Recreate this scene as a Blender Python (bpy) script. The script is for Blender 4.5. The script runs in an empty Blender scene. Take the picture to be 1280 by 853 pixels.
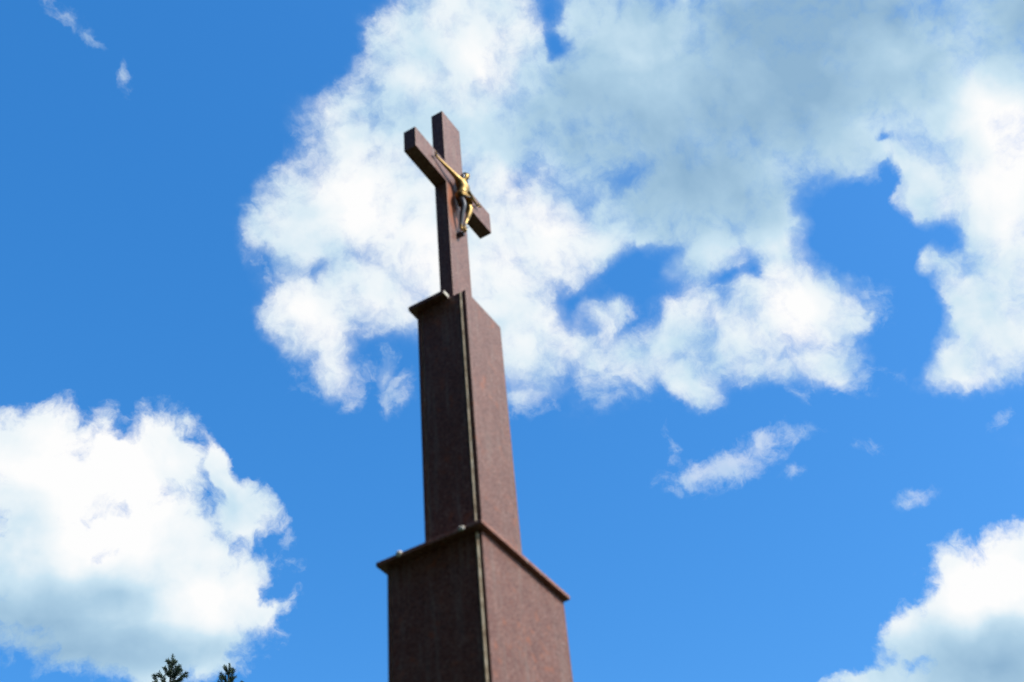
import bpy, bmesh, math, random
from mathutils import Vector, Matrix, Euler
random.seed(7)
S = bpy.context.scene
R_ = math.radians

# ------------------------------------------------------------------ camera
cam = bpy.data.cameras.new('camera')
co = bpy.data.objects.new('camera', cam)
S.collection.objects.link(co)
S.camera = co
cam.sensor_width = 36.0
cam.lens = 44.173
cam.clip_end = 20000
cR = Vector((0.51634035, -0.85305654, -0.0754134))
cU = Vector((-0.55991399, -0.40290959, 0.72398907))
cF = Vector((0.64798839, 0.33159976, 0.68567678))
m = Matrix((cR, cU, -cF)).transposed().to_4x4()
m.translation = Vector((-3.25097, -1.89625, 1.6))
co.matrix_world = m
cam.dof.use_dof = True
cam.dof.focus_distance = 90.0
cam.dof.aperture_fstop = 3.6

# ------------------------------------------------------------------ exposure
S.view_settings.view_transform = 'Standard'
S.view_settings.look = 'None'
S.view_settings.exposure = 0.0
S.view_settings.gamma = 1.0

# ------------------------------------------------------------------ sun
SUN_AZ, SUN_EL = R_(172), R_(45)
SUN_DIR = Vector((math.sin(SUN_AZ) * math.cos(SUN_EL), math.cos(SUN_AZ) * math.cos(SUN_EL), math.sin(SUN_EL)))
sl = bpy.data.lights.new('sun', 'SUN')
sl.energy = 5.0
sl.angle = R_(0.53)
sl.color = (1.0, 0.95, 0.87)
so = bpy.data.objects.new('sun', sl)
S.collection.objects.link(so)
so.rotation_euler = (-SUN_DIR).to_track_quat('-Z', 'Y').to_euler()
so.location = (0, 0, 30)

# ------------------------------------------------------------------ sky: clouds by where they stand over the place
# (u, v, half width, half height, turn in degrees, weight) on the sky's tangent plane at azimuth 63, elevation 43
# <sky table>
CUM=[(-0.3815,-0.0788,0.0688,0.0624,174,1.00),(-0.3829,-0.0306,0.0344,0.0280,174,1.00),(-0.3221,-0.0626,0.0510,0.0382,174,1.00),(-0.2835,-0.0603,0.0344,0.0331,85,1.00),
 (-0.2414,-0.0743,0.0280,0.0115,104,1.00),(-0.2307,-0.1074,0.0293,0.0254,174,1.00),(-0.2974,-0.1324,0.0764,0.0541,174,1.00),(-0.2494,-0.1758,0.0432,0.0420,85,1.00),
 (-0.2170,-0.1907,0.0216,0.0102,-151,1.00),(-0.3877,-0.1389,0.0828,0.0604,174,1.00),(-0.3473,-0.1815,0.0891,0.0394,174,1.00),(-0.2828,-0.2075,0.0509,0.0318,174,1.00),
 (-0.4156,-0.0368,0.0293,0.0293,145,1.00),(-0.3129,-0.2203,0.0509,0.0254,174,0.90),(0.3571,-0.2331,0.0496,0.0431,-151,1.00),(0.3268,-0.2478,0.0369,0.0279,-151,1.00),
 (0.2950,-0.2649,0.0229,0.0190,174,1.00),(0.3904,-0.2206,0.0394,0.0381,82,1.00),(0.3377,-0.2949,0.0603,0.0349,174,1.00),(0.2512,-0.2973,0.0318,0.0114,174,1.00),
 (0.3783,-0.2736,0.0572,0.0571,-146,1.00),(0.2928,-0.2966,0.0318,0.0152,174,0.90),]
CUMH=[(-0.2543,-0.1126,0.0178,0.0089,84,0.16),(-0.2142,-0.1143,0.0095,0.0089,84,0.20),(-0.3144,-0.0314,0.0115,0.0064,84,0.30),(-0.2068,-0.1726,0.0153,0.0064,64,0.20),
 (0.3039,-0.2824,0.0127,0.0051,174,0.15),(-0.2602,-0.0455,0.0115,0.0051,134,0.22),]
STR=[(-0.0117,0.2411,0.0574,0.0511,174,1.00),(-0.0574,0.2331,0.0510,0.0319,69,1.00),(-0.0348,0.1729,0.0829,0.0446,174,1.00),(-0.1106,0.1232,0.0542,0.0478,84,1.00),
 (-0.1481,0.1016,0.0395,0.0382,85,1.00),(-0.0467,0.0909,0.0828,0.0605,174,1.00),(-0.1186,0.1690,0.0382,0.0217,54,0.90),(-0.1537,0.0477,0.0319,0.0306,173,1.00),
 (-0.0989,0.0515,0.0382,0.0319,174,0.90),(0.0388,0.0818,0.0446,0.0318,84,1.00),(-0.0118,0.0263,0.0446,0.0414,174,1.00),(0.0042,-0.0042,0.0357,0.0318,174,0.80),
 (0.0396,-0.0015,0.0350,0.0216,174,0.76),(-0.1438,0.0018,0.0216,0.0191,84,0.82),(0.0068,-0.0397,0.0280,0.0115,-171,0.72),(-0.1055,-0.0118,0.0140,0.0102,74,0.70),
 (-0.1083,0.2064,0.0281,0.0115,-141,0.72),(-0.0769,0.2608,0.0255,0.0128,74,0.70),(0.1206,0.1886,0.0956,0.0765,174,1.00),(0.2169,0.1912,0.1083,0.0861,174,1.00),
 (0.1509,0.1117,0.0828,0.0414,174,1.00),(0.1063,0.2350,0.0510,0.0478,84,1.00),(0.3133,0.1939,0.0891,0.0670,174,1.00),(0.3890,0.1538,0.0606,0.0604,63,1.00),
 (0.3960,0.0698,0.0605,0.0509,84,1.00),(0.3344,0.0923,0.0356,0.0293,134,1.00),(0.4390,0.2319,0.0573,0.0383,174,1.00),(0.3815,-0.0055,0.0446,0.0369,84,1.00),
 (0.3423,-0.0430,0.0382,0.0216,-176,0.95),(0.3880,-0.0350,0.0318,0.0229,-166,1.00),(0.3351,0.0390,0.0127,0.0115,174,0.85),(0.3285,-0.0524,0.0191,0.0127,174,0.75),
 (0.1616,0.0625,0.0446,0.0267,-171,0.78),(0.2395,0.0126,0.0509,0.0331,174,1.10),(0.1827,-0.0102,0.0541,0.0280,-176,0.74),(0.1219,-0.0102,0.0637,0.0216,-151,0.74),
 (0.0798,-0.0153,0.0484,0.0204,174,0.68),(0.2802,0.1236,0.0382,0.0268,174,1.00),(0.2795,0.0276,0.0191,0.0166,174,0.85),(0.2570,-0.0340,0.0382,0.0204,174,0.75),
 (0.1351,-0.0372,0.0280,0.0140,144,0.80),(0.0676,0.0211,0.0191,0.0153,144,0.85),(0.2161,0.0631,0.0293,0.0293,60,0.90),(0.0673,0.0788,0.0382,0.0318,84,0.75),
 (0.0830,0.0272,0.0153,0.0115,144,0.80),(0.1926,-0.0381,0.0382,0.0153,174,0.66),(0.4229,0.0221,0.0382,0.0254,84,0.80),]
STRH=[(0.1023,0.1251,0.0191,0.0115,-176,0.46),(0.0578,0.2620,0.0140,0.0076,84,0.42),(0.0616,0.2365,0.0083,0.0077,144,0.70),(0.1027,0.0495,0.0242,0.0127,179,0.60),
 (0.1389,0.0597,0.0153,0.0064,-166,0.42),(0.0500,0.0294,0.0178,0.0127,174,0.44),(0.1952,0.0346,0.0083,0.0070,84,0.50),(0.1716,0.0358,0.0089,0.0057,174,0.40),
 (0.2778,0.0649,0.0318,0.0293,174,0.85),(0.3075,0.0919,0.0153,0.0045,69,1.00),(0.3067,0.0247,0.0420,0.0204,114,0.80),(0.3164,-0.0166,0.0229,0.0165,84,0.75),
 (0.2942,-0.0443,0.0255,0.0191,84,0.70),(0.3486,0.0568,0.0115,0.0108,175,0.80),(0.3142,0.1309,0.0051,0.0032,174,0.50),(-0.0650,-0.0225,0.0573,0.0229,174,0.50),
 (-0.1117,0.0817,0.0191,0.0089,144,0.25),(-0.1476,0.0759,0.0089,0.0064,174,0.35),(-0.1852,0.0830,0.0115,0.0102,84,0.35),(0.3181,0.0588,0.0153,0.0127,84,0.60),
 ]
WSP=[(0.1628,-0.1073,0.0394,0.0121,-169,1.05),(0.1144,-0.0874,0.0191,0.0070,84,0.80),(0.1346,-0.1139,0.0280,0.0127,-176,0.95),(0.2007,-0.0940,0.0267,0.0095,-172,0.85),
 (0.2488,-0.0504,0.0445,0.0153,174,0.72),(0.1403,-0.0480,0.0280,0.0127,154,0.70),(-0.1435,-0.0078,0.0280,0.0191,164,0.75),(-0.1002,-0.0220,0.0178,0.0153,74,0.68),
 (0.0093,-0.0463,0.0293,0.0127,-171,0.75),(-0.1798,0.1049,0.0319,0.0140,69,0.70),(-0.1203,0.2141,0.0230,0.0115,-136,0.72),(0.2867,0.0045,0.0191,0.0191,52,0.66),
 (-0.3263,0.2988,0.0256,0.0096,124,0.72),(-0.3133,0.2820,0.0115,0.0089,124,0.75),(-0.2835,0.2474,0.0153,0.0064,94,0.68),(0.3051,-0.1523,0.0229,0.0070,-166,0.60),
 (0.3784,-0.0948,0.0178,0.0057,-146,0.72),(-0.1504,0.1839,0.0102,0.0102,117,0.85),(-0.1710,0.1585,0.0089,0.0070,-146,0.75),(-0.1328,-0.0282,0.0089,0.0057,174,0.60),
 (-0.1812,-0.0135,0.0070,0.0057,174,0.55),(-0.1969,0.1067,0.0127,0.0064,84,0.75),(-0.1055,-0.0118,0.0140,0.0089,84,0.70),(0.2682,-0.1087,0.0216,0.0076,174,0.50),
 (0.2156,-0.1224,0.0191,0.0064,174,0.50),(-0.1827,0.0764,0.0153,0.0115,84,0.70),]
SHD=[(0.2400,0.2273,0.1338,0.0829,174,0.62),(0.1692,0.1642,0.1019,0.0638,174,0.38),(0.2776,0.1592,0.0509,0.0319,174,0.30),(0.0969,0.1462,0.0701,0.0383,154,0.32),
 (0.1688,0.1001,0.0700,0.0255,174,0.28),(-0.4103,-0.1717,0.0828,0.0267,166,0.52),(-0.3320,-0.1575,0.0573,0.0165,-176,0.32),(-0.4088,-0.0951,0.0382,0.0191,174,0.18),
 (-0.3752,-0.2041,0.0700,0.0191,174,0.40),(0.3574,-0.2906,0.0699,0.0279,174,0.75),(0.2927,0.2409,0.0764,0.0255,174,0.35),(0.4282,0.2202,0.0383,0.0255,84,0.50),
 (-0.0345,0.1761,0.0574,0.0255,174,0.22),(-0.1219,0.0764,0.0382,0.0255,174,0.18),(-0.2691,-0.1066,0.0318,0.0191,174,0.20),(0.3626,0.1758,0.0382,0.0255,174,0.20),
 (0.0439,0.1903,0.0383,0.0382,90,0.20),(0.3617,0.0478,0.0382,0.0382,56,0.16),(-0.3063,-0.2178,0.0573,0.0191,174,0.30),(0.1282,0.0788,0.0764,0.0319,174,0.22),
 (0.1364,-0.0245,0.0891,0.0255,174,0.12),]
BRT=[(0.0067,0.2327,0.0447,0.0382,84,0.40),(0.0395,0.0882,0.0382,0.0382,85,0.40),(-0.0525,0.0658,0.0446,0.0319,174,0.35),(0.2325,0.0070,0.0286,0.0204,144,0.50),
 (0.3890,0.1538,0.0318,0.0191,144,0.60),(0.4107,0.0874,0.0382,0.0254,84,0.50),(0.2949,0.1413,0.0446,0.0255,174,0.35),(-0.3542,-0.0625,0.0765,0.0446,174,0.50),
 (-0.3271,-0.1101,0.0446,0.0286,174,0.45),(-0.2753,-0.1667,0.0446,0.0254,174,0.45),(0.3620,-0.2177,0.0381,0.0286,-156,0.40),(0.3305,-0.2431,0.0381,0.0190,-151,0.35),
 (0.1563,0.2233,0.0383,0.0319,84,0.25),(-0.1565,0.0512,0.0255,0.0191,174,0.25),(-0.1049,0.1162,0.0446,0.0382,174,0.30),]
# </sky table>
STR += [(0.80, 0.02, 0.24, 0.45, 0, 1.0), (1.15, 0.0, 0.4, 0.5, 0, 1.0)]  # unseen cloud bank added for the front faces to reflect
AZ0, EL0 = R_(63), R_(43)
F0 = Vector((math.sin(AZ0) * math.cos(EL0), math.cos(AZ0) * math.cos(EL0), math.sin(EL0)))
R0 = Vector((math.cos(AZ0), -math.sin(AZ0), 0))
U0 = R0.cross(F0)


class NT:
    def __init__(self, tree):
        self.t = tree
        self.n = tree.nodes
        self.l = tree.links

    def put(self, sock, v):
        if v is None:
            return
        if hasattr(v, 'is_output'):
            self.l.new(v, sock)
        elif isinstance(v, (tuple, list, Vector)) and len(v) == 3 and sock.type == 'RGBA':
            sock.default_value = (*v, 1)
        else:
            sock.default_value = v

    def math(self, op, a, b=None, c=None, clamp=False):
        n = self.n.new('ShaderNodeMath')
        n.operation = op
        n.use_clamp = clamp
        self.put(n.inputs[0], a)
        self.put(n.inputs[1], b)
        if c is not None:
            self.put(n.inputs[2], c)
        return n.outputs[0]

    def vec(self, op, a, b=None, c=None, scale=None):
        n = self.n.new('ShaderNodeVectorMath')
        n.operation = op
        self.put(n.inputs[0], a)
        if b is not None:
            self.put(n.inputs[1], b)
        if c is not None:
            self.put(n.inputs[2], c)
        if scale is not None:
            self.put(n.inputs['Scale'], scale)
        return n.outputs['Value'] if op in ('DOT_PRODUCT', 'LENGTH', 'DISTANCE') else n.outputs[0]

    def noise(self, vec, scale, detail=6, rough=.55, lac=2.0, dist=0.0, color=False):
        n = self.n.new('ShaderNodeTexNoise')
        self.put(n.inputs['Vector'], vec)
        n.inputs['Scale'].default_value = scale
        n.inputs['Detail'].default_value = detail
        n.inputs['Roughness'].default_value = rough
        n.inputs['Lacunarity'].default_value = lac
        n.inputs['Distortion'].default_value = dist
        return n.outputs['Color'] if color else n.outputs['Fac']

    def step(self, x, a, b, lo=0.0, hi=1.0, smooth=True):
        n = self.n.new('ShaderNodeMapRange')
        n.interpolation_type = 'SMOOTHSTEP' if smooth else 'LINEAR'
        n.clamp = True
        self.put(n.inputs['Value'], x)
        n.inputs['From Min'].default_value = a
        n.inputs['From Max'].default_value = b
        n.inputs['To Min'].default_value = lo
        n.inputs['To Max'].default_value = hi
        return n.outputs[0]

    def mix(self, f, a, b, mode='MIX'):
        n = self.n.new('ShaderNodeMix')
        n.data_type = 'RGBA'
        n.blend_type = mode
        self.put(n.inputs[0], f)
        self.put(n.inputs[6], a)
        self.put(n.inputs[7], b)
        return n.outputs[2]

    def ramp(self, f, stops):
        n = self.n.new('ShaderNodeValToRGB')
        e = n.color_ramp.elements
        while len(e) < len(stops):
            e.new(0.5)
        for k, (p, c) in enumerate(stops):
            e[k].position = p
            e[k].color = (*c, 1)
        self.put(n.inputs[0], f)
        return n.outputs[0]

    def comb(self, x, y, z=0.0):
        n = self.n.new('ShaderNodeCombineXYZ')
        self.put(n.inputs[0], x)
        self.put(n.inputs[1], y)
        self.put(n.inputs[2], z)
        return n.outputs[0]

    def cone(self, uv, b, reach=2.0):
        mp = self.n.new('ShaderNodeMapping')
        mp.vector_type = 'TEXTURE'
        self.l.new(uv, mp.inputs['Vector'])
        mp.inputs['Location'].default_value = (b[0], b[1], 0)
        mp.inputs['Rotation'].default_value = (0, 0, R_(b[4]))
        mp.inputs['Scale'].default_value = (b[2] * reach, b[3] * reach, 1)
        g = self.n.new('ShaderNodeTexGradient')
        g.gradient_type = 'SPHERICAL'
        self.l.new(mp.outputs[0], g.inputs[0])
        return g.outputs['Fac']

    def smax(self, uv, blobs, k=.22, reach=2.0):
        acc = None
        for b in blobs:
            v = self.math('MULTIPLY', self.cone(uv, b, reach), b[5])
            acc = v if acc is None else self.math('SMOOTH_MAX', acc, v, k)
        return acc

    def total(self, uv, blobs, reach=2.0):
        acc = 0.0
        for b in blobs:
            acc = self.math('MULTIPLY_ADD', self.cone(uv, b, reach), b[5], acc)
        return acc


W = bpy.data.worlds.new('World')
S.world = W
W.use_nodes = True
W.cycles.sampling_method = 'MANUAL'
W.cycles.sample_map_resolution = 512
N = NT(W.node_tree)
N.n.clear()
out = N.n.new('ShaderNodeOutputWorld')
bg = N.n.new('ShaderNodeBackground')
SKY_STRENGTH = 0.15
bg.inputs['Strength'].default_value = SKY_STRENGTH
N.l.new(bg.outputs[0], out.inputs['Surface'])
sky = N.n.new('ShaderNodeTexSky')
sky.sky_type = 'NISHITA'
sky.sun_disc = False
sky.sun_elevation = SUN_EL
sky.sun_rotation = SUN_AZ
sky.altitude = 300
sky.air_density = 1.0
sky.dust_density = 0.6
sky.ozone_density = 2.5
hsv = N.n.new('ShaderNodeHueSaturation')
hsv.inputs['Hue'].default_value = 0.5
hsv.inputs['Saturation'].default_value = 1.345
hsv.inputs['Value'].default_value = 1.55
N.l.new(sky.outputs[0], hsv.inputs['Color'])
sb = N.n.new('ShaderNodeSeparateColor')
N.l.new(hsv.outputs[0], sb.inputs[0])
blue = N.vec('SCALE', hsv.outputs[0], scale=N.math('MULTIPLY', N.math('POWER', N.math('MAXIMUM', sb.outputs[2], .05), -.28), 1.76))

tc = N.n.new('ShaderNodeTexCoord')
d = N.vec('NORMALIZE', tc.outputs['Generated'])
w1 = N.vec('MULTIPLY_ADD', N.vec('SUBTRACT', N.noise(d, 9, 2, .5, color=True), (.5, .5, .5)), (.030, .030, .030), d)
w2 = N.vec('MULTIPLY_ADD', N.vec('SUBTRACT', N.noise(d, 34, 4, .6, color=True), (.5, .5, .5)), (.027, .027, .027), w1)
cosf = N.math('MAXIMUM', N.vec('DOT_PRODUCT', d, F0), 0.12)
def tangent(v):
    return N.comb(N.math('DIVIDE', N.vec('DOT_PRODUCT', v, R0), cosf), N.math('DIVIDE', N.vec('DOT_PRODUCT', v, U0), cosf))
uv = tangent(w2)
uvs = tangent(w1)
# puffs: rounded heads from a cell noise, torn edges from a fine fractal one
f1 = N.noise(w1, 17, 8, .56)
f2 = N.noise(w2, 44, 8, .60)
rl = N.noise(w1, 21, 4, .5)
rls = N.noise(N.vec('ADD', w1, SUN_DIR * 0.016), 21, 4, .5)
relief = N.math('SUBTRACT', rl, rls)
vo = N.n.new('ShaderNodeTexVoronoi')
vo.feature = 'F1'
N.l.new(w1, vo.inputs['Vector'])
vo.inputs['Scale'].default_value = 19
vo.inputs['Detail'].default_value = 2.5
vo.inputs['Roughness'].default_value = .55
vo.normalize = True
bil = N.math('SUBTRACT', .30, vo.outputs['Distance'])
fine = N.math('SUBTRACT', f2, .5)
nz = N.math('MULTIPLY_ADD', fine, 1.2, N.math('MULTIPLY', N.math('SUBTRACT', f1, .5), .6))
cum = N.math('SUBTRACT', N.smax(uv, CUM), N.total(uv, CUMH))
a_cum = N.step(N.math('ADD', N.math('MINIMUM', N.math('MULTIPLY', cum, 1.35), 1.2), N.math('MULTIPLY_ADD', bil, .7, N.math('MULTIPLY', fine, .95))), .50, .92)
st0 = N.smax(uv, STR)
sth = N.total(uv, STRH)
strf = N.math('SUBTRACT', st0, sth)
nzs = N.math('MULTIPLY', nz, N.step(strf, .02, .30, .2, 1.4))
a_str = N.math('MULTIPLY', N.step(N.math('ADD', N.math('MULTIPLY_ADD', bil, .2, nzs), N.math('MINIMUM', N.math('MULTIPLY', strf, 1.14), 1.14)), .16, .98), N.step(strf, .16, .40))
# thin veil round the torn edges and across the smaller gaps
thin = N.math('ADD', N.math('MULTIPLY_ADD', sth, -.80, st0), N.math('MULTIPLY_ADD', N.math('SUBTRACT', f1, .5), .8, N.math('MULTIPLY', fine, .35)))
a_veil = N.math('MULTIPLY', N.step(thin, .06, .68, 0, .52), N.step(st0, .19, .44))
a_str = N.math('SUBTRACT', 1.0, N.math('MULTIPLY', N.math('SUBTRACT', 1.0, a_str), N.math('SUBTRACT', 1.0, a_veil)))
wsp = N.smax(uv, WSP, .1)
a_wsp = N.step(N.math('MULTIPLY_ADD', nz, N.step(wsp, .08, .42, 0, 1.9), wsp), .26, 1.2, 0, .62)
# the rest of the sky, away from the view
gn = N.noise(d, 3.2, 9, .6)
usep = N.n.new('ShaderNodeSeparateXYZ')
N.l.new(uv, usep.inputs[0])
far = N.math('MAXIMUM', N.math('ABSOLUTE', usep.outputs[0]), N.math('MULTIPLY', N.math('ABSOLUTE', usep.outputs[1]), 1.3))
a_gen = N.math('MULTIPLY', N.math('MULTIPLY', N.step(gn, .50, .60), N.step(far, .52, .66)), N.step(N.vec('DOT_PRODUCT', d, (.5, -.87, 0)), -.15, .15))  # unseen clouds kept to the sunny side to dim the left faces
alpha = N.math('MAXIMUM', N.math('MAXIMUM', a_cum, a_str), N.math('MAXIMUM', a_wsp, a_gen))
# how much light each part of a cloud sends down
L = N.math('MULTIPLY_ADD', N.math('SUBTRACT', N.noise(w1, 11, 3, .5), .5), .42, .74)
L = N.math('MULTIPLY_ADD', relief, .60, L)
L = N.math('ADD', L, N.math('MULTIPLY', N.total(uvs, BRT, 1.7), .8))
L = N.math('SUBTRACT', L, N.math('MULTIPLY', N.total(uvs, SHD, 1.7), 1.0))
k = 1.0 / SKY_STRENGTH
def kc(r, g, b):
    return (r * k, g * k, b * k)
def srgb(r, g, b):
    f = lambda c: ((c / 255 + .055) / 1.055) ** 2.4 if c > 10 else c / 255 / 12.92
    return (f(r), f(g), f(b))
ccol = N.ramp(L, [(0.0, srgb(143, 180, 210)), (.34, srgb(172, 205, 228)), (.60, srgb(203, 228, 243)), (.80, srgb(236, 245, 250)), (1.0, srgb(254, 254, 254))])
# unseen clouds near the sun brightened to add sheen on the front faces
glow = N.step(N.vec('DOT_PRODUCT', d, SUN_DIR), .68, .90, 1.0, 3.1)
ccol = N.vec('SCALE', ccol, scale=N.math('MULTIPLY', glow, k))
skycol = N.mix(alpha, blue, ccol)
N.l.new(skycol, bg.inputs['Color'])

# ------------------------------------------------------------------ helpers
def link(o):
    S.collection.objects.link(o)
    return o


def empty(name, loc, label, cat, group=None):
    o = link(bpy.data.objects.new(name, None))
    o.location = loc
    o.empty_display_size = .3
    o['label'] = label
    o['category'] = cat
    if group:
        o['group'] = group
    return o


def mesh_obj(name, bm, mat, parent=None, smooth=False):
    bmesh.ops.recalc_face_normals(bm, faces=bm.faces)
    me = bpy.data.meshes.new(name)
    bm.to_mesh(me)
    bm.free()
    for mm in (mat if isinstance(mat, (list, tuple)) else [mat]):
        me.materials.append(mm)
    if smooth:
        for f in me.polygons:
            f.use_smooth = True
    o = link(bpy.data.objects.new(name, me))
    if parent:
        o.parent = parent
    return o


def bevelled(bm, w, seg=2):
    bmesh.ops.bevel(bm, geom=[e for e in bm.edges if e.calc_face_angle(0) > .5], offset=w, segments=seg, profile=.6, affect='EDGES')


def box_bm(x0, x1, y0, y1, z0, z1, bev=.0015, bm=None):
    b = bmesh.new()
    bmesh.ops.create_cube(b, size=1)
    for v in b.verts:
        v.co = Vector(((x0 + x1) / 2 + v.co.x * (x1 - x0), (y0 + y1) / 2 + v.co.y * (y1 - y0), (z0 + z1) / 2 + v.co.z * (z1 - z0)))
    if bev:
        bevelled(b, bev)
    if bm is None:
        return b
    me = bpy.data.meshes.new('tmp')
    b.to_mesh(me)
    bm.from_mesh(me)
    b.free()
    bpy.data.meshes.remove(me)
    return bm


def material(name):
    mt = bpy.data.materials.new(name)
    mt.use_nodes = True
    n = NT(mt.node_tree)
    p = mt.node_tree.nodes['Principled BSDF']
    return mt, n, p


# ------------------------------------------------------------------ materials
def granite(name, stain=False, rough=.46, gain=1.0, rusty=.65):
    mt, n, p = material(name)
    tcn = n.n.new('ShaderNodeTexCoord')
    o = tcn.outputs['Object']
    vor = n.n.new('ShaderNodeTexVoronoi')
    n.l.new(o, vor.inputs['Vector'])
    vor.inputs['Scale'].default_value = 230
    sep = n.n.new('ShaderNodeSeparateColor')
    n.l.new(vor.outputs['Color'], sep.inputs[0])
    grains = n.ramp(sep.outputs[0], [(0, (.062, .021, .014)), (.35, (.148, .051, .033)), (.7, (.19, .073, .048)), (.95, (.25, .145, .115))])
    mott = n.noise(o, 11, 6, .62)
    col = n.mix(n.step(mott, .40, .62), n.mix(1, grains, (.86, .82, .82), 'MULTIPLY'), grains)
    rust = n.math('MULTIPLY', n.step(n.noise(o, 30, 4, .55), .56, .66), n.step(n.noise(o, 6, 3, .5), .40, .56))
    col = n.mix(n.math('MULTIPLY', rust, rusty), col, (.26, .075, .030))
    # rain streaks and dust, running down the faces
    st = n.noise(n.vec('MULTIPLY', o, (60, 60, 3.0)), 1.0, 4, .6)
    streak = n.step(st, .50, .72)
    col = n.mix(n.math('MULTIPLY', streak, .45), col, (.22, .175, .15))
    if stain:
        # rust run below and beside the bronze figure, on the front face
        s = n.n.new('ShaderNodeSeparateXYZ')
        n.l.new(o, s.inputs[0])
        wob = n.math('MULTIPLY', n.math('SUBTRACT', n.noise(o, 30, 4, .6), .5), .05)
        ex = n.math('DIVIDE', n.math('ADD', n.math('SUBTRACT', s.outputs[0], STAIN[0]), wob), STAIN[2])
        ez = n.math('DIVIDE', n.math('ADD', n.math('SUBTRACT', s.outputs[2], STAIN[1]), wob), STAIN[3])
        rr = n.math('SQRT', n.math('ADD', n.math('MULTIPLY', ex, ex), n.math('MULTIPLY', ez, ez)))
        msk = n.math('MULTIPLY', n.step(rr, 1.1, .6), n.math('LESS_THAN', s.outputs[1], STAIN[4]))
        col = n.mix(n.math('MULTIPLY', msk, .9), col, (.30, .085, .03))
    if gain != 1.0:
        col = n.vec('SCALE', col, scale=gain)
    n.put(p.inputs['Base Color'], col)
    r = n.math('MULTIPLY_ADD', n.noise(o, 60, 5, .6), .16, rough - .06)
    r = n.math('MULTIPLY_ADD', streak, .08, r)
    n.put(p.inputs['Roughness'], r)
    p.inputs['IOR'].default_value = 1.46
    p.inputs['Specular Tint'].default_value = (1.0, .86, .76, 1)
    bmp = n.n.new('ShaderNodeBump')
    bmp.inputs['Strength'].default_value = .12
    bmp.inputs['Distance'].default_value = .002
    n.l.new(n.noise(o, 90, 4, .6), bmp.inputs['Height'])
    n.l.new(bmp.outputs[0], p.inputs['Normal'])
    return mt


# photo-measured plan units -> metres (0.55 m per unit, base centre at the origin)
K = .55
def X(x): return (x - .5) * K
def Y(y): return (y - .3455) * K
def Z(z): return (z + 4.1607) * K + 1.6
STAIN = (X(.435), Z(3.79), .058, .175, Y(.3013) + .004)

GR = granite('red_granite')
GRX = granite('red_granite_stained', True, rusty=.2)
GRE = granite('sawn_granite_edge_lit', rough=.6, gain=1.5)  # sawn edges, colour lightened for the sky light they catch

mortar, n_, p_ = material('mortar')
o_ = n_.n.new('ShaderNodeTexCoord').outputs['Object']
n_.put(p_.inputs['Base Color'], n_.ramp(n_.noise(o_, 25, 6, .65), [(.3, (.26, .18, .11)), (.5, (.50, .39, .26)), (.7, (.72, .62, .46))]))
p_.inputs['Roughness'].default_value = .9

pale, n_, p_ = material('pale_mortar_lit_end')
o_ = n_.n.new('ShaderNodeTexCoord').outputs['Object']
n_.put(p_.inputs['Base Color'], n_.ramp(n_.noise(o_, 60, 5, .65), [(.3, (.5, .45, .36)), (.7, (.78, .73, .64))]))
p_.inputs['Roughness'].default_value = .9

bronze, n_, p_ = material('gilded_bronze')
o_ = n_.n.new('ShaderNodeTexCoord').outputs['Object']
tarn = n_.step(n_.noise(o_, 26, 5, .6), .44, .66)
gold = n_.mix(n_.math('MULTIPLY', tarn, .9), (.44, .29, .095), (.075, .053, .025))
# one leg is steel grey and less metallic
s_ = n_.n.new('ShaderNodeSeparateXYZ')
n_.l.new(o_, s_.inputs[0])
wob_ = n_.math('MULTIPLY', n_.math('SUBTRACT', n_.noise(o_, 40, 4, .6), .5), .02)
grey_leg = n_.math('MULTIPLY', n_.step(n_.math('ADD', s_.outputs[0], wob_), X(.492) + .003, X(.492) - .003),
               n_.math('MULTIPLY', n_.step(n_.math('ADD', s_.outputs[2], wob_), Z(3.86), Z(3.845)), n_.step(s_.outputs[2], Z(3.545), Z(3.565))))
n_.put(p_.inputs['Base Color'], n_.mix(grey_leg, gold, (.050, .055, .068)))
n_.put(p_.inputs['Metallic'], n_.math('MULTIPLY_ADD', grey_leg, -.6, .85))
n_.put(p_.inputs['Roughness'], n_.math('MULTIPLY_ADD', tarn, .2, .46))

dark_bronze, n_, p_ = material('blackened_bronze')
o_ = n_.n.new('ShaderNodeTexCoord').outputs['Object']
n_.put(p_.inputs['Base Color'], n_.mix(n_.step(n_.noise(o_, 30, 4, .6), .4, .65), (.05, .06, .085), (.16, .17, .20)))
p_.inputs['Metallic'].default_value = .6
p_.inputs['Roughness'].default_value = .38

grass, n_, p_ = material('meadow_grass')
o_ = n_.n.new('ShaderNodeTexCoord').outputs['Object']
g_ = n_.mix(n_.step(n_.noise(o_, .25, 6, .6), .35, .65), (.020, .038, .010), (.045, .062, .018))
n_.put(p_.inputs['Base Color'], n_.mix(n_.step(n_.noise(o_, 9, 8, .7), .35, .7), n_.mix(1, g_, (.5, .5, .5), 'MULTIPLY'), g_))
p_.inputs['Roughness'].default_value = .95

bark, n_, p_ = material('spruce_bark')
o_ = n_.n.new('ShaderNodeTexCoord').outputs['Object']
n_.put(p_.inputs['Base Color'], n_.ramp(n_.noise(n_.vec('MULTIPLY', o_, (1, 1, .25)), 14, 6, .65), [(.3, (.035, .022, .014)), (.7, (.13, .085, .055))]))
p_.inputs['Roughness'].default_value = .95

needle, n_, p_ = material('spruce_needles')
o_ = n_.n.new('ShaderNodeTexCoord').outputs['Object']
n_.put(p_.inputs['Base Color'], n_.ramp(n_.noise(o_, 1.8, 6, .7), [(.3, (.012, .030, .012)), (.55, (.030, .060, .020)), (.75, (.060, .085, .028))]))
p_.inputs['Roughness'].default_value = .7

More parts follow.
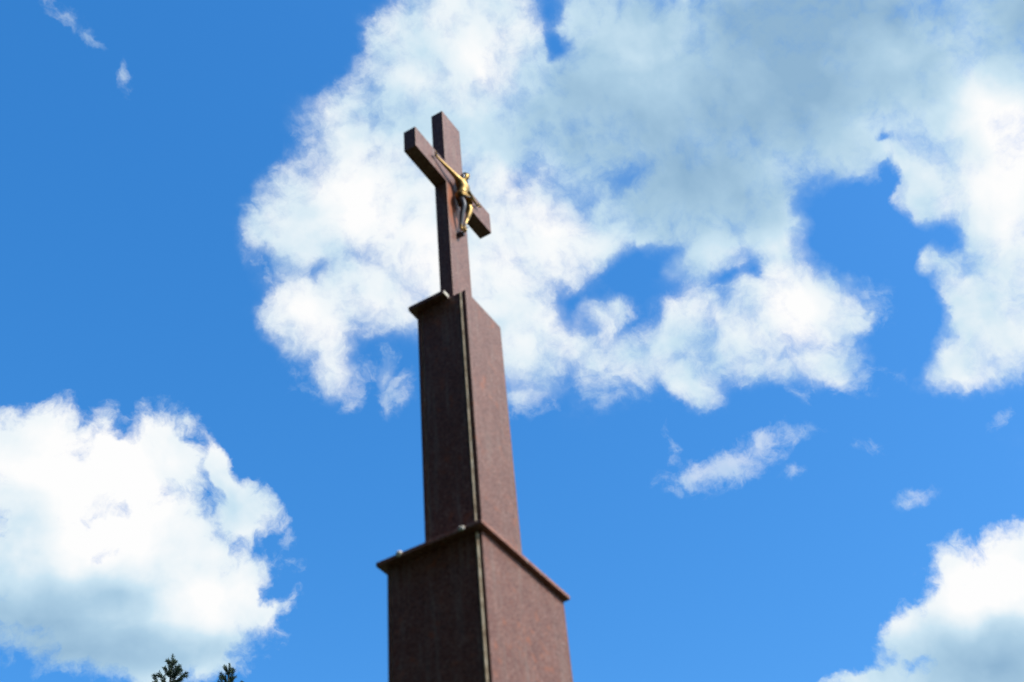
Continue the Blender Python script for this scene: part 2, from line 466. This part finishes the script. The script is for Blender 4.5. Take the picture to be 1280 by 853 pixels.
# ------------------------------------------------------------------ ground
bm = bmesh.new()
GN, GS = 48, 9000.0
def gh(x, y):
    r = math.hypot(x, y)
    return 0.0 if r < 8 else (math.sin(x * .021) * math.cos(y * .017) - .0) * .5 * min(1, (r - 8) / 60)
xs = [math.copysign(abs(t) ** 3, t) * GS for t in [(-1 + 2 * i / GN) for i in range(GN + 1)]]
gv = [[bm.verts.new((x, y, gh(x, y))) for y in xs] for x in xs]
for i in range(GN):
    for j in range(GN):
        bm.faces.new((gv[i][j], gv[i + 1][j], gv[i + 1][j + 1], gv[i][j + 1]))
go = mesh_obj('ground', bm, grass, smooth=True)
go['kind'] = 'structure'

# ------------------------------------------------------------------ the monument
mon = empty('wayside_cross', (0, 0, 0), 'tall red granite wayside cross on a stepped pillar with a gilded crucified figure', 'wayside cross')


def tier(name, x0, x1, y0, y1, z0, z1, th, jt, jtb, seed):
    """masonry core with a granite slab on every side; the mortar shows between the slabs"""
    rnd = random.Random(seed)
    ins = .0035
    core = box_bm(x0 + ins, x1 - ins, y0 + th - .002, y1 - th + .002, z0, z1 - .004, 0)
    core_o = mesh_obj(name, core, mortar, mon)
    def slab(nm, *a):
        bm = box_bm(*a, bev=.0018)
        return mesh_obj(nm, bm, GR, core_o)
    slab('front_slab', x0, x1, y0, y0 + th, z0, z1)
    slab('rear_slab', x0, x1, y1 - th, y1, z0, z1)
    slab('side_slab', x0, x0 + th, y0 + th + jt, y1 - th - jtb, z0, z1)
    slab('side_slab', x1 - th, x1, y0 + th + jt, y1 - th - jtb, z0, z1)
    # squeezed-out mortar bead, uneven along the joint
    for (yy, w) in ((y0 + th + jt / 2, jt), ) if jt > .006 else ():
        bm = bmesh.new()
        nseg = 60
        ring = []
        for i in range(nseg + 1):
            z = z0 + (z1 - .006 - z0) * i / nseg
            a = .5 + .5 * rnd.random()
            hw = w / 2 * (.93 + .06 * rnd.random())
            pr = -(.0080 + .0035 * a)
            prof = [(0, -1), (.55, -.86), (.9, -.5), (1, 0), (.9, .5), (.55, .86), (0, 1)]
            ring.append([bm.verts.new((x0 + ins + .001 + pr * f_, yy + hw * g_, z)) for f_, g_ in prof])
        for i in range(nseg):
            for q in range(6):
                bm.faces.new((ring[i][q], ring[i][q + 1], ring[i + 1][q + 1], ring[i + 1][q]))
        mesh_obj('mortar_joint', bm, mortar, core_o, smooth=True)
    return core_o


zc = Z(.1928)                       # underside of the cornice
zct = Z(.1928 + .0304)
mesh_obj('base_step', box_bm(X(-.55), X(1.55), Y(-.55), Y(1.25), -.05, .16, .008), GR, mon)
mesh_obj('base_plinth', box_bm(X(-.22), X(1.22), Y(-.22), Y(.92), .16, 1.05, .006), GR, mon)
tier('lower_block', X(0), X(1), Y(0), Y(.691), 1.05, zc, .0125, .0135, .004, 3)
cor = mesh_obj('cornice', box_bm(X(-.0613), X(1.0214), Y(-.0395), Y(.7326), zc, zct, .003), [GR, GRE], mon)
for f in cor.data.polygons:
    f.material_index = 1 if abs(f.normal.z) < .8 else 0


def dab(loc, size, parent, seed):
    rnd = random.Random(seed)
    bm = bmesh.new()
    bmesh.ops.create_icosphere(bm, subdivisions=2, radius=1)
    for v in bm.verts:
        q = v.co * (1 + rnd.uniform(-.18, .18))
        v.co = Vector((loc[0] + q.x * size[0], loc[1] + q.y * size[1], loc[2] + q.z * size[2]))
    return mesh_obj('mortar_or_lit_end', bm, pale, parent, smooth=True)


dab((X(-.0613), Y(.105), zct - .008), (.008, .014, .010), cor, 1)
dab((X(-.0613), Y(.56), zct - .004), (.008, .013, .011), cor, 2)
zm = Z(2.547)
tier('upper_block', X(.2475), X(.7452), Y(.1353), Y(.5683), zct, zm, .0185, .0125, .005, 5)
cap = mesh_obj('cap_slab', box_bm(X(.186), X(.7452), Y(.2948), Y(.6077), zm, zm + .021, .002), GR, mon)
# pale plate that paints sunlight onto the sawn end of the cap slab
mesh_obj('mortar_or_lit_end', box_bm(X(.190), X(.252), Y(.2948) - .005, Y(.2948), zm + .001, zm + .019, .002), pale, cap)

# the cross: one outline, drawn out to its thickness
s0, s1, p0, p1 = X(.3495), X(.6341), Y(.3013), Y(.4177)
za0, za1, zs = Z(4.0334), Z(4.2874), Z(5.0131)
a0, a1 = X(-.1008), X(1.0624)
ol = [(s0, zm + .021), (s1, zm + .021), (s1, za0), (a1, za0), (a1, za1), (s1, za1), (s1, zs), (s0, zs), (s0, za1), (a0, za1), (a0, za0), (s0, za0)]
bm = bmesh.new()
fr = [bm.verts.new((x, p0, z)) for x, z in ol]
bk = [bm.verts.new((x, p1, z)) for x, z in ol]
bm.faces.new(fr)
bm.faces.new(bk[::-1])
for i in range(12):
    j = (i + 1) % 12
    bm.faces.new((fr[i], bk[i], bk[j], fr[j]))
bmesh.ops.recalc_face_normals(bm, faces=bm.faces)
bevelled(bm, .0018)
cross = mesh_obj('cross', bm, GRX, mon)

# ------------------------------------------------------------------ the crucified figure
def fig(x, dd, z):
    return Vector((X(x), p0 - dd * K, Z(z)))


def skinned(chains, sub=2):
    """chains: lists of (key, position, (rx, ry)); a shared key joins chains. Returns a bmesh of the grown skin."""
    me = bpy.data.meshes.new('skin')
    keys, pos, rad, edges = {}, [], [], []
    for ch in chains:
        prev = None
        for key, P, r in ch:
            if key not in keys:
                keys[key] = len(pos)
                pos.append(P)
                rad.append(r)
            i = keys[key]
            if prev is not None:
                edges.append((prev, i))
            prev = i
    me.from_pydata(pos, edges, [])
    o = link(bpy.data.objects.new('skin', me))
    md = o.modifiers.new('skin', 'SKIN')
    md.use_smooth_shade = True
    for i, r in enumerate(rad):
        sv = me.skin_vertices[0].data[i]
        sv.radius = (r, r) if not isinstance(r, tuple) else r
        sv.use_root = (i == 0)
    sd = o.modifiers.new('sub', 'SUBSURF')
    sd.levels = sub
    sd.render_levels = sub
    dg = bpy.context.evaluated_depsgraph_get()
    ev = o.evaluated_get(dg)
    m2 = bpy.data.meshes.new_from_object(ev)
    bm = bmesh.new()
    bm.from_mesh(m2)
    bpy.data.objects.remove(o)
    bpy.data.meshes.remove(me)
    bpy.data.meshes.remove(m2)
    return bm


u = K
ch = [
    [('hip', fig(.475, .062, 3.905), .040 * u), ('waist', fig(.480, .062, 3.965), .038 * u), ('ribs', fig(.493, .072, 4.035), .050 * u), ('chest', fig(.500, .070, 4.085), .052 * u),
     ('neckb', fig(.505, .066, 4.13), .022 * u), ('neck', fig(.512, .078, 4.155), .017 * u), ('jaw', fig(.520, .095, 4.175), .021 * u), ('skull', fig(.522, .092, 4.205), .029 * u), ('crown', fig(.524, .082, 4.228), .022 * u)],
    [('chest', None, 0), ('shR', fig(.430, .058, 4.115), .022 * u), ('elR', fig(.300, .040, 4.140), .0145 * u), ('wrR', fig(.195, .022, 4.165), .0095 * u), ('palmR', fig(.168, .018, 4.172), .012 * u)],
    [('chest', None, 0), ('shL', fig(.572, .058, 4.112), .022 * u), ('elL', fig(.695, .040, 4.128), .0145 * u), ('wrL', fig(.790, .022, 4.150), .0095 * u), ('palmL', fig(.817, .018, 4.157), .012 * u)],
    [('hip', None, 0), ('hjR', fig(.455, .066, 3.870), .031 * u), ('thR', fig(.448, .082, 3.825), .026 * u), ('knR', fig(.452, .094, 3.755), .0205 * u), ('clR', fig(.456, .066, 3.670), .0205 * u), ('anR', fig(.466, .042, 3.545), .012 * u), ('hlR', fig(.472, .042, 3.515), .012 * u), ('toR', fig(.478, .066, 3.462), .010 * u)],
    [('hip', None, 0), ('hjL', fig(.505, .066, 3.870), .031 * u), ('thL', fig(.520, .090, 3.828), .027 * u), ('knL', fig(.528, .108, 3.765), .0205 * u), ('clL', fig(.520, .082, 3.680), .0195 * u), ('anL', fig(.488, .062, 3.555), .011 * u), ('hlL', fig(.482, .062, 3.522), .012 * u), ('toL', fig(.474, .084, 3.466), .010 * u)],
]
ch = [[(k_, P, r) for k_, P, r in c] for c in ch]
ch = [[(k_, P, r * (1.0 if k_[:2] in ('wr', 'pa') else 1.14)) for k_, P, r in c] for c in ch]
body = skinned(ch)


def add_tube(bm, pts, radii, seg=7):
    rings = []
    for i, P in enumerate(pts):
        t = (pts[min(i + 1, len(pts) - 1)] - pts[max(i - 1, 0)]).normalized()
        a = t.orthogonal().normalized()
        b = t.cross(a)
        rings.append([bm.verts.new(P + (a * math.cos(2 * math.pi * q / seg) + b * math.sin(2 * math.pi * q / seg)) * radii[i]) for q in range(seg)])
    for i in range(len(rings) - 1):
        for q in range(seg):
            bm.faces.new((rings[i][q], rings[i][(q + 1) % seg], rings[i + 1][(q + 1) % seg], rings[i + 1][q]))
    bm.faces.new(rings[0][::-1])
    bm.faces.new(rings[-1])


# fingers and thumb of the nailed hands, half closed
for sx, px, pz in ((-1, .168, 4.172), (1, .817, 4.157)):
    for q, ln in enumerate((.026, .031, .029, .023)):
        zz = pz + .012 - q * .008
        add_tube(body, [fig(px + sx * .004, .020, zz), fig(px + sx * .016, .024, zz + .001), fig(px + sx * (.016 + ln * .45), .032, zz), fig(px + sx * (.014 + ln * .5), .040, zz - .001)],
                 [.0042 * u, .004 * u, .0036 * u, .0026 * u], 6)
    add_tube(body, [fig(px - sx * .006, .022, pz + .008), fig(px + sx * .004, .034, pz + .018), fig(px + sx * .012, .042, pz + .016)], [.005 * u, .0044 * u, .003 * u], 6)
# nose, brow and beard of the bowed head
add_tube(body, [fig(.524, .118, 4.205), fig(.525, .127, 4.194), fig(.525, .124, 4.188)], [.003 * u, .0055 * u, .004 * u], 6)
add_tube(body, [fig(.508, .116, 4.207), fig(.524, .121, 4.209), fig(.540, .116, 4.207)], [.003 * u, .004 * u, .003 * u], 6)
add_tube(body, [fig(.522, .104, 4.178), fig(.523, .116, 4.166), fig(.523, .112, 4.150)], [.012 * u, .011 * u, .003 * u], 7)
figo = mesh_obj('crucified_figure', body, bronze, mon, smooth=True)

# hair falling to the shoulders, with the twisted crown
bm = bmesh.new()
add_tube(bm, [fig(.524, .062, 4.238), fig(.523, .058, 4.215), fig(.520, .052, 4.180), fig(.515, .046, 4.140)], [.015 * u, .030 * u, .029 * u, .014 * u], 10)
for sx in (-1, 1):
    add_tube(bm, [fig(.522 + sx * .020, .085, 4.225), fig(.522 + sx * .029, .088, 4.195), fig(.520 + sx * .030, .084, 4.160), fig(.518 + sx * .028, .078, 4.125)], [.006 * u, .011 * u, .010 * u, .004 * u], 8)
ringp = [fig(.523 + .030 * math.cos(t), .084 + .034 * math.sin(t), 4.217 + .004 * math.sin(5 * t)) for t in [2 * math.pi * i / 18 for i in range(19)]]
add_tube(bm, ringp, [.0055 * u] * 19, 6)
mesh_obj('hair', bm, dark_bronze, figo, smooth=True)

# loincloth wrapped round the hips, knotted, one end hanging beside the thigh
bm = bmesh.new()
rings = []
for i in range(7):
    t = i / 6
    cz = 3.935 - .105 * t
    ring = []
    for q in range(28):
        a = 2 * math.pi * q / 28
        fold = 1 + .05 * math.sin(9 * a + 5 * t) + .04 * math.sin(4 * a - 7 * t)
        rx = (.056 + .022 * math.sin(math.pi * min(1, t * 1.1))) * fold
        ry = (.050 + .016 * t) * fold
        ring.append(bm.verts.new(fig(.478 + .012 * t + rx * math.cos(a), .064 + .020 * t + ry * math.sin(a), cz + .006 * math.cos(3 * a))))
    rings.append(ring)
for i in range(6):
    for q in range(28):
        bm.faces.new((rings[i][q], rings[i][(q + 1) % 28], rings[i + 1][(q + 1) % 28], rings[i + 1][q]))
bmesh.ops.solidify(bm, geom=bm.faces[:], thickness=.0022)
mesh_obj('loincloth', bm, bronze, figo, smooth=True)
# foot rest and the three nails
mesh_obj('foot_rest', box_bm(X(.452), X(.502), p0 - .030, p0, Z(3.452), Z(3.470), .002), dark_bronze, figo)
for (px, dd, pz) in ((.168, .034, 4.172), (.817, .034, 4.157), (.480, .092, 3.505)):
    bm = bmesh.new()
    add_tube(bm, [fig(px, -.004, pz), fig(px, dd, pz)], [.003 * u] * 2, 8)
    add_tube(bm, [fig(px, dd, pz), fig(px, dd + .006, pz)], [.007 * u] * 2, 8)
    mesh_obj('nail', bm, dark_bronze, figo)

# ------------------------------------------------------------------ spruces behind
def spruce(az, el, dist, label, seed, fine=2.6):
    rnd = random.Random(seed)
    top = 1.6 + dist * math.tan(R_(el))
    cx, cy = -3.251 + dist * math.sin(R_(az)), -1.896 + dist * math.cos(R_(az))
    gz = gh(cx, cy)
    H = top - gz
    root = empty('spruce_tree', (cx, cy, gz), label, 'tree', 'spruces behind the cross')
    tb = bmesh.new()
    npt = 14
    add_tube(tb, [Vector((math.sin(i * 1.3) * .03 * (1 - i / npt), math.cos(i * 1.7) * .03 * (1 - i / npt), -.1 + (H - .15) * i / npt)) for i in range(npt + 1)],
             [.27 * (1 - i / npt) ** .9 * (H / 20) + .008 for i in range(npt + 1)], 10)
    mesh_obj('trunk', tb, bark, root, smooth=True)
    verts, faces = [], []

    def needle_f(P, dirv, ln, wd):
        s = dirv.orthogonal()
        s.rotate(Matrix.Rotation(rnd.uniform(0, 6.28), 3, dirv))
        s.normalize()
        b = len(verts)
        verts.extend((P - s * wd * .5, P + s * wd * .5, P + dirv * ln))
        faces.append((b, b + 1, b + 2))

    def twig(P, Q, r, dens, nl):
        """needles bristling round a shoot from P to Q"""
        ax = Q - P
        L_ = ax.length
        ax.normalize()
        nn = max(3, int(L_ * dens))
        for i in range(nn):
            t = (i + rnd.random()) / nn
            o = ax.orthogonal().normalized()
            o.rotate(Matrix.Rotation(rnd.uniform(0, 6.28), 3, ax))
            dv = (o * rnd.uniform(.6, 1.0) + ax * rnd.uniform(.3, 1.0)).normalized()
            needle_f(P + ax * L_ * t + o * r * rnd.random(), dv, nl * rnd.uniform(.7, 1.25), nl * (.2 if nl < .1 else .34))

    # leader
    twig(Vector((0, 0, H - .60)), Vector((.02, .01, H - .04)), .016, 420, .07)
    z = H - .42
    k = 0
    while z > 2.2:
        dtop = H - z
        fineq = dtop < fine
        ln0 = min(.05 + dtop * .48, .9 + dtop * .16, 3.6)
        nb = 4 if dtop < .7 else (5 if dtop < 1.6 else (6 if dtop < 6 else 7))
        ph = rnd.uniform(0, 6.28)
        for b in range(nb):
            if rnd.random() < .10 and dtop > .5:
                continue
            a = ph + b * 6.283 / nb + rnd.uniform(-.3, .3)
            ln = ln0 * rnd.uniform(.65, 1.2)
            up = 1.35 if dtop < .8 else 1.0 if dtop < 1.2 else max(-.25, .95 - (dtop - 1) * .28)
            up += rnd.uniform(-.15, .15)
            hd = Vector((math.cos(a), math.sin(a), 0))
            P = Vector((0, 0, z + rnd.uniform(-.07, .07)))
            pts = [P]
            nsg = 5
            for i in range(nsg):
                dv = (hd + Vector((0, 0, up + (.18 * i if dtop > 2 else .06 * i)))).normalized()
                P = P + dv * ln / nsg
                pts.append(P)
            dens = 520 if fineq else 34
            nl = .075 if fineq else .17
            for i in range(nsg):
                twig(pts[i], pts[i + 1], .025, dens * (.55 if i == 0 else 1), nl)
            # side shoots
            ns = int(ln / (.20 if fineq else .24))
            for q in range(ns):
                t = .25 + .72 * (q + rnd.random() * .5) / max(ns, 1)
                i = min(nsg - 1, int(t * nsg))
                B = pts[i].lerp(pts[i + 1], t * nsg - i)
                sd = hd.cross(Vector((0, 0, 1))) * (1 if q % 2 else -1)
                l2 = (1 - t) * ln * .45 + .07
                dv = (sd * .8 + hd * .6 + Vector((0, 0, rnd.uniform(-.35, .25) + .4 * up))).normalized()
                twig(B, B + dv * l2, .02, dens * .85, nl)
        z -= rnd.uniform(.26, .36) if fineq else rnd.uniform(.34, .5)
        k += 1
    me = bpy.data.meshes.new('crown')
    me.from_pydata(verts, [], faces)
    me.materials.append(needle)
    o = link(bpy.data.objects.new('crown', me))
    o.parent = root
    return root


spruce(44.40, 29.60, 31, 'larger dark spruce with spreading upturned top boughs below the left cloud', 11)
spruce(47.15, 29.34, 36, 'smaller spruce with a thin pointed tip, nearer to the granite pillar', 23)


# ------------------------------------------------------------------ unseen wood added behind the camera to darken the left faces
rnd = random.Random(91)
verts, faces = [], []
spots = []
for i in range(26):
    spots.append((-8.5 - (i % 3) * 3.2 + rnd.uniform(-.8, .8), -7.0 + i * .85 + rnd.uniform(-.5, .5), rnd.uniform(18, 25)))
for (tx, ty, th) in spots:
    gz = gh(tx, ty)
    for i in range(2600):
        t = rnd.random() ** .8
        z = gz + 1.0 + (th - 1.0) * t
        rmax = 2.3 * (1 - t) ** .75 + .08
        a = rnd.uniform(0, 6.283)
        rr = rmax * math.sqrt(rnd.random())
        hd = Vector((math.cos(a), math.sin(a), 0))
        P = Vector((tx, ty, z)) + hd * rr
        dv = (hd + Vector((rnd.uniform(-.5, .5), rnd.uniform(-.5, .5), rnd.uniform(-.6, .1)))).normalized()
        sd = dv.orthogonal()
        sd.rotate(Matrix.Rotation(rnd.uniform(0, 6.28), 3, dv))
        sd.normalize()
        b = len(verts)
        verts.extend((P - sd * .26, P + sd * .26, P + dv * rnd.uniform(.6, 1.0)))
        faces.append((b, b + 1, b + 2))
    b = len(verts)
    for q in range(6):
        verts.append(Vector((tx + .2 * math.cos(q * 1.047), ty + .2 * math.sin(q * 1.047), gz - .1)))
    verts.append(Vector((tx, ty, gz + th)))
    for q in range(6):
        faces.append((b + q, b + (q + 1) % 6, b + 6))
me = bpy.data.meshes.new('added_woodland')
me.from_pydata(verts, [], faces)
me.materials.append(needle)
wo = link(bpy.data.objects.new('added_woodland', me))
wo['kind'] = 'stuff'
wo['label'] = 'unseen spruce wood added to shade the left side of the wayside cross'
wo['category'] = 'added_woodland'
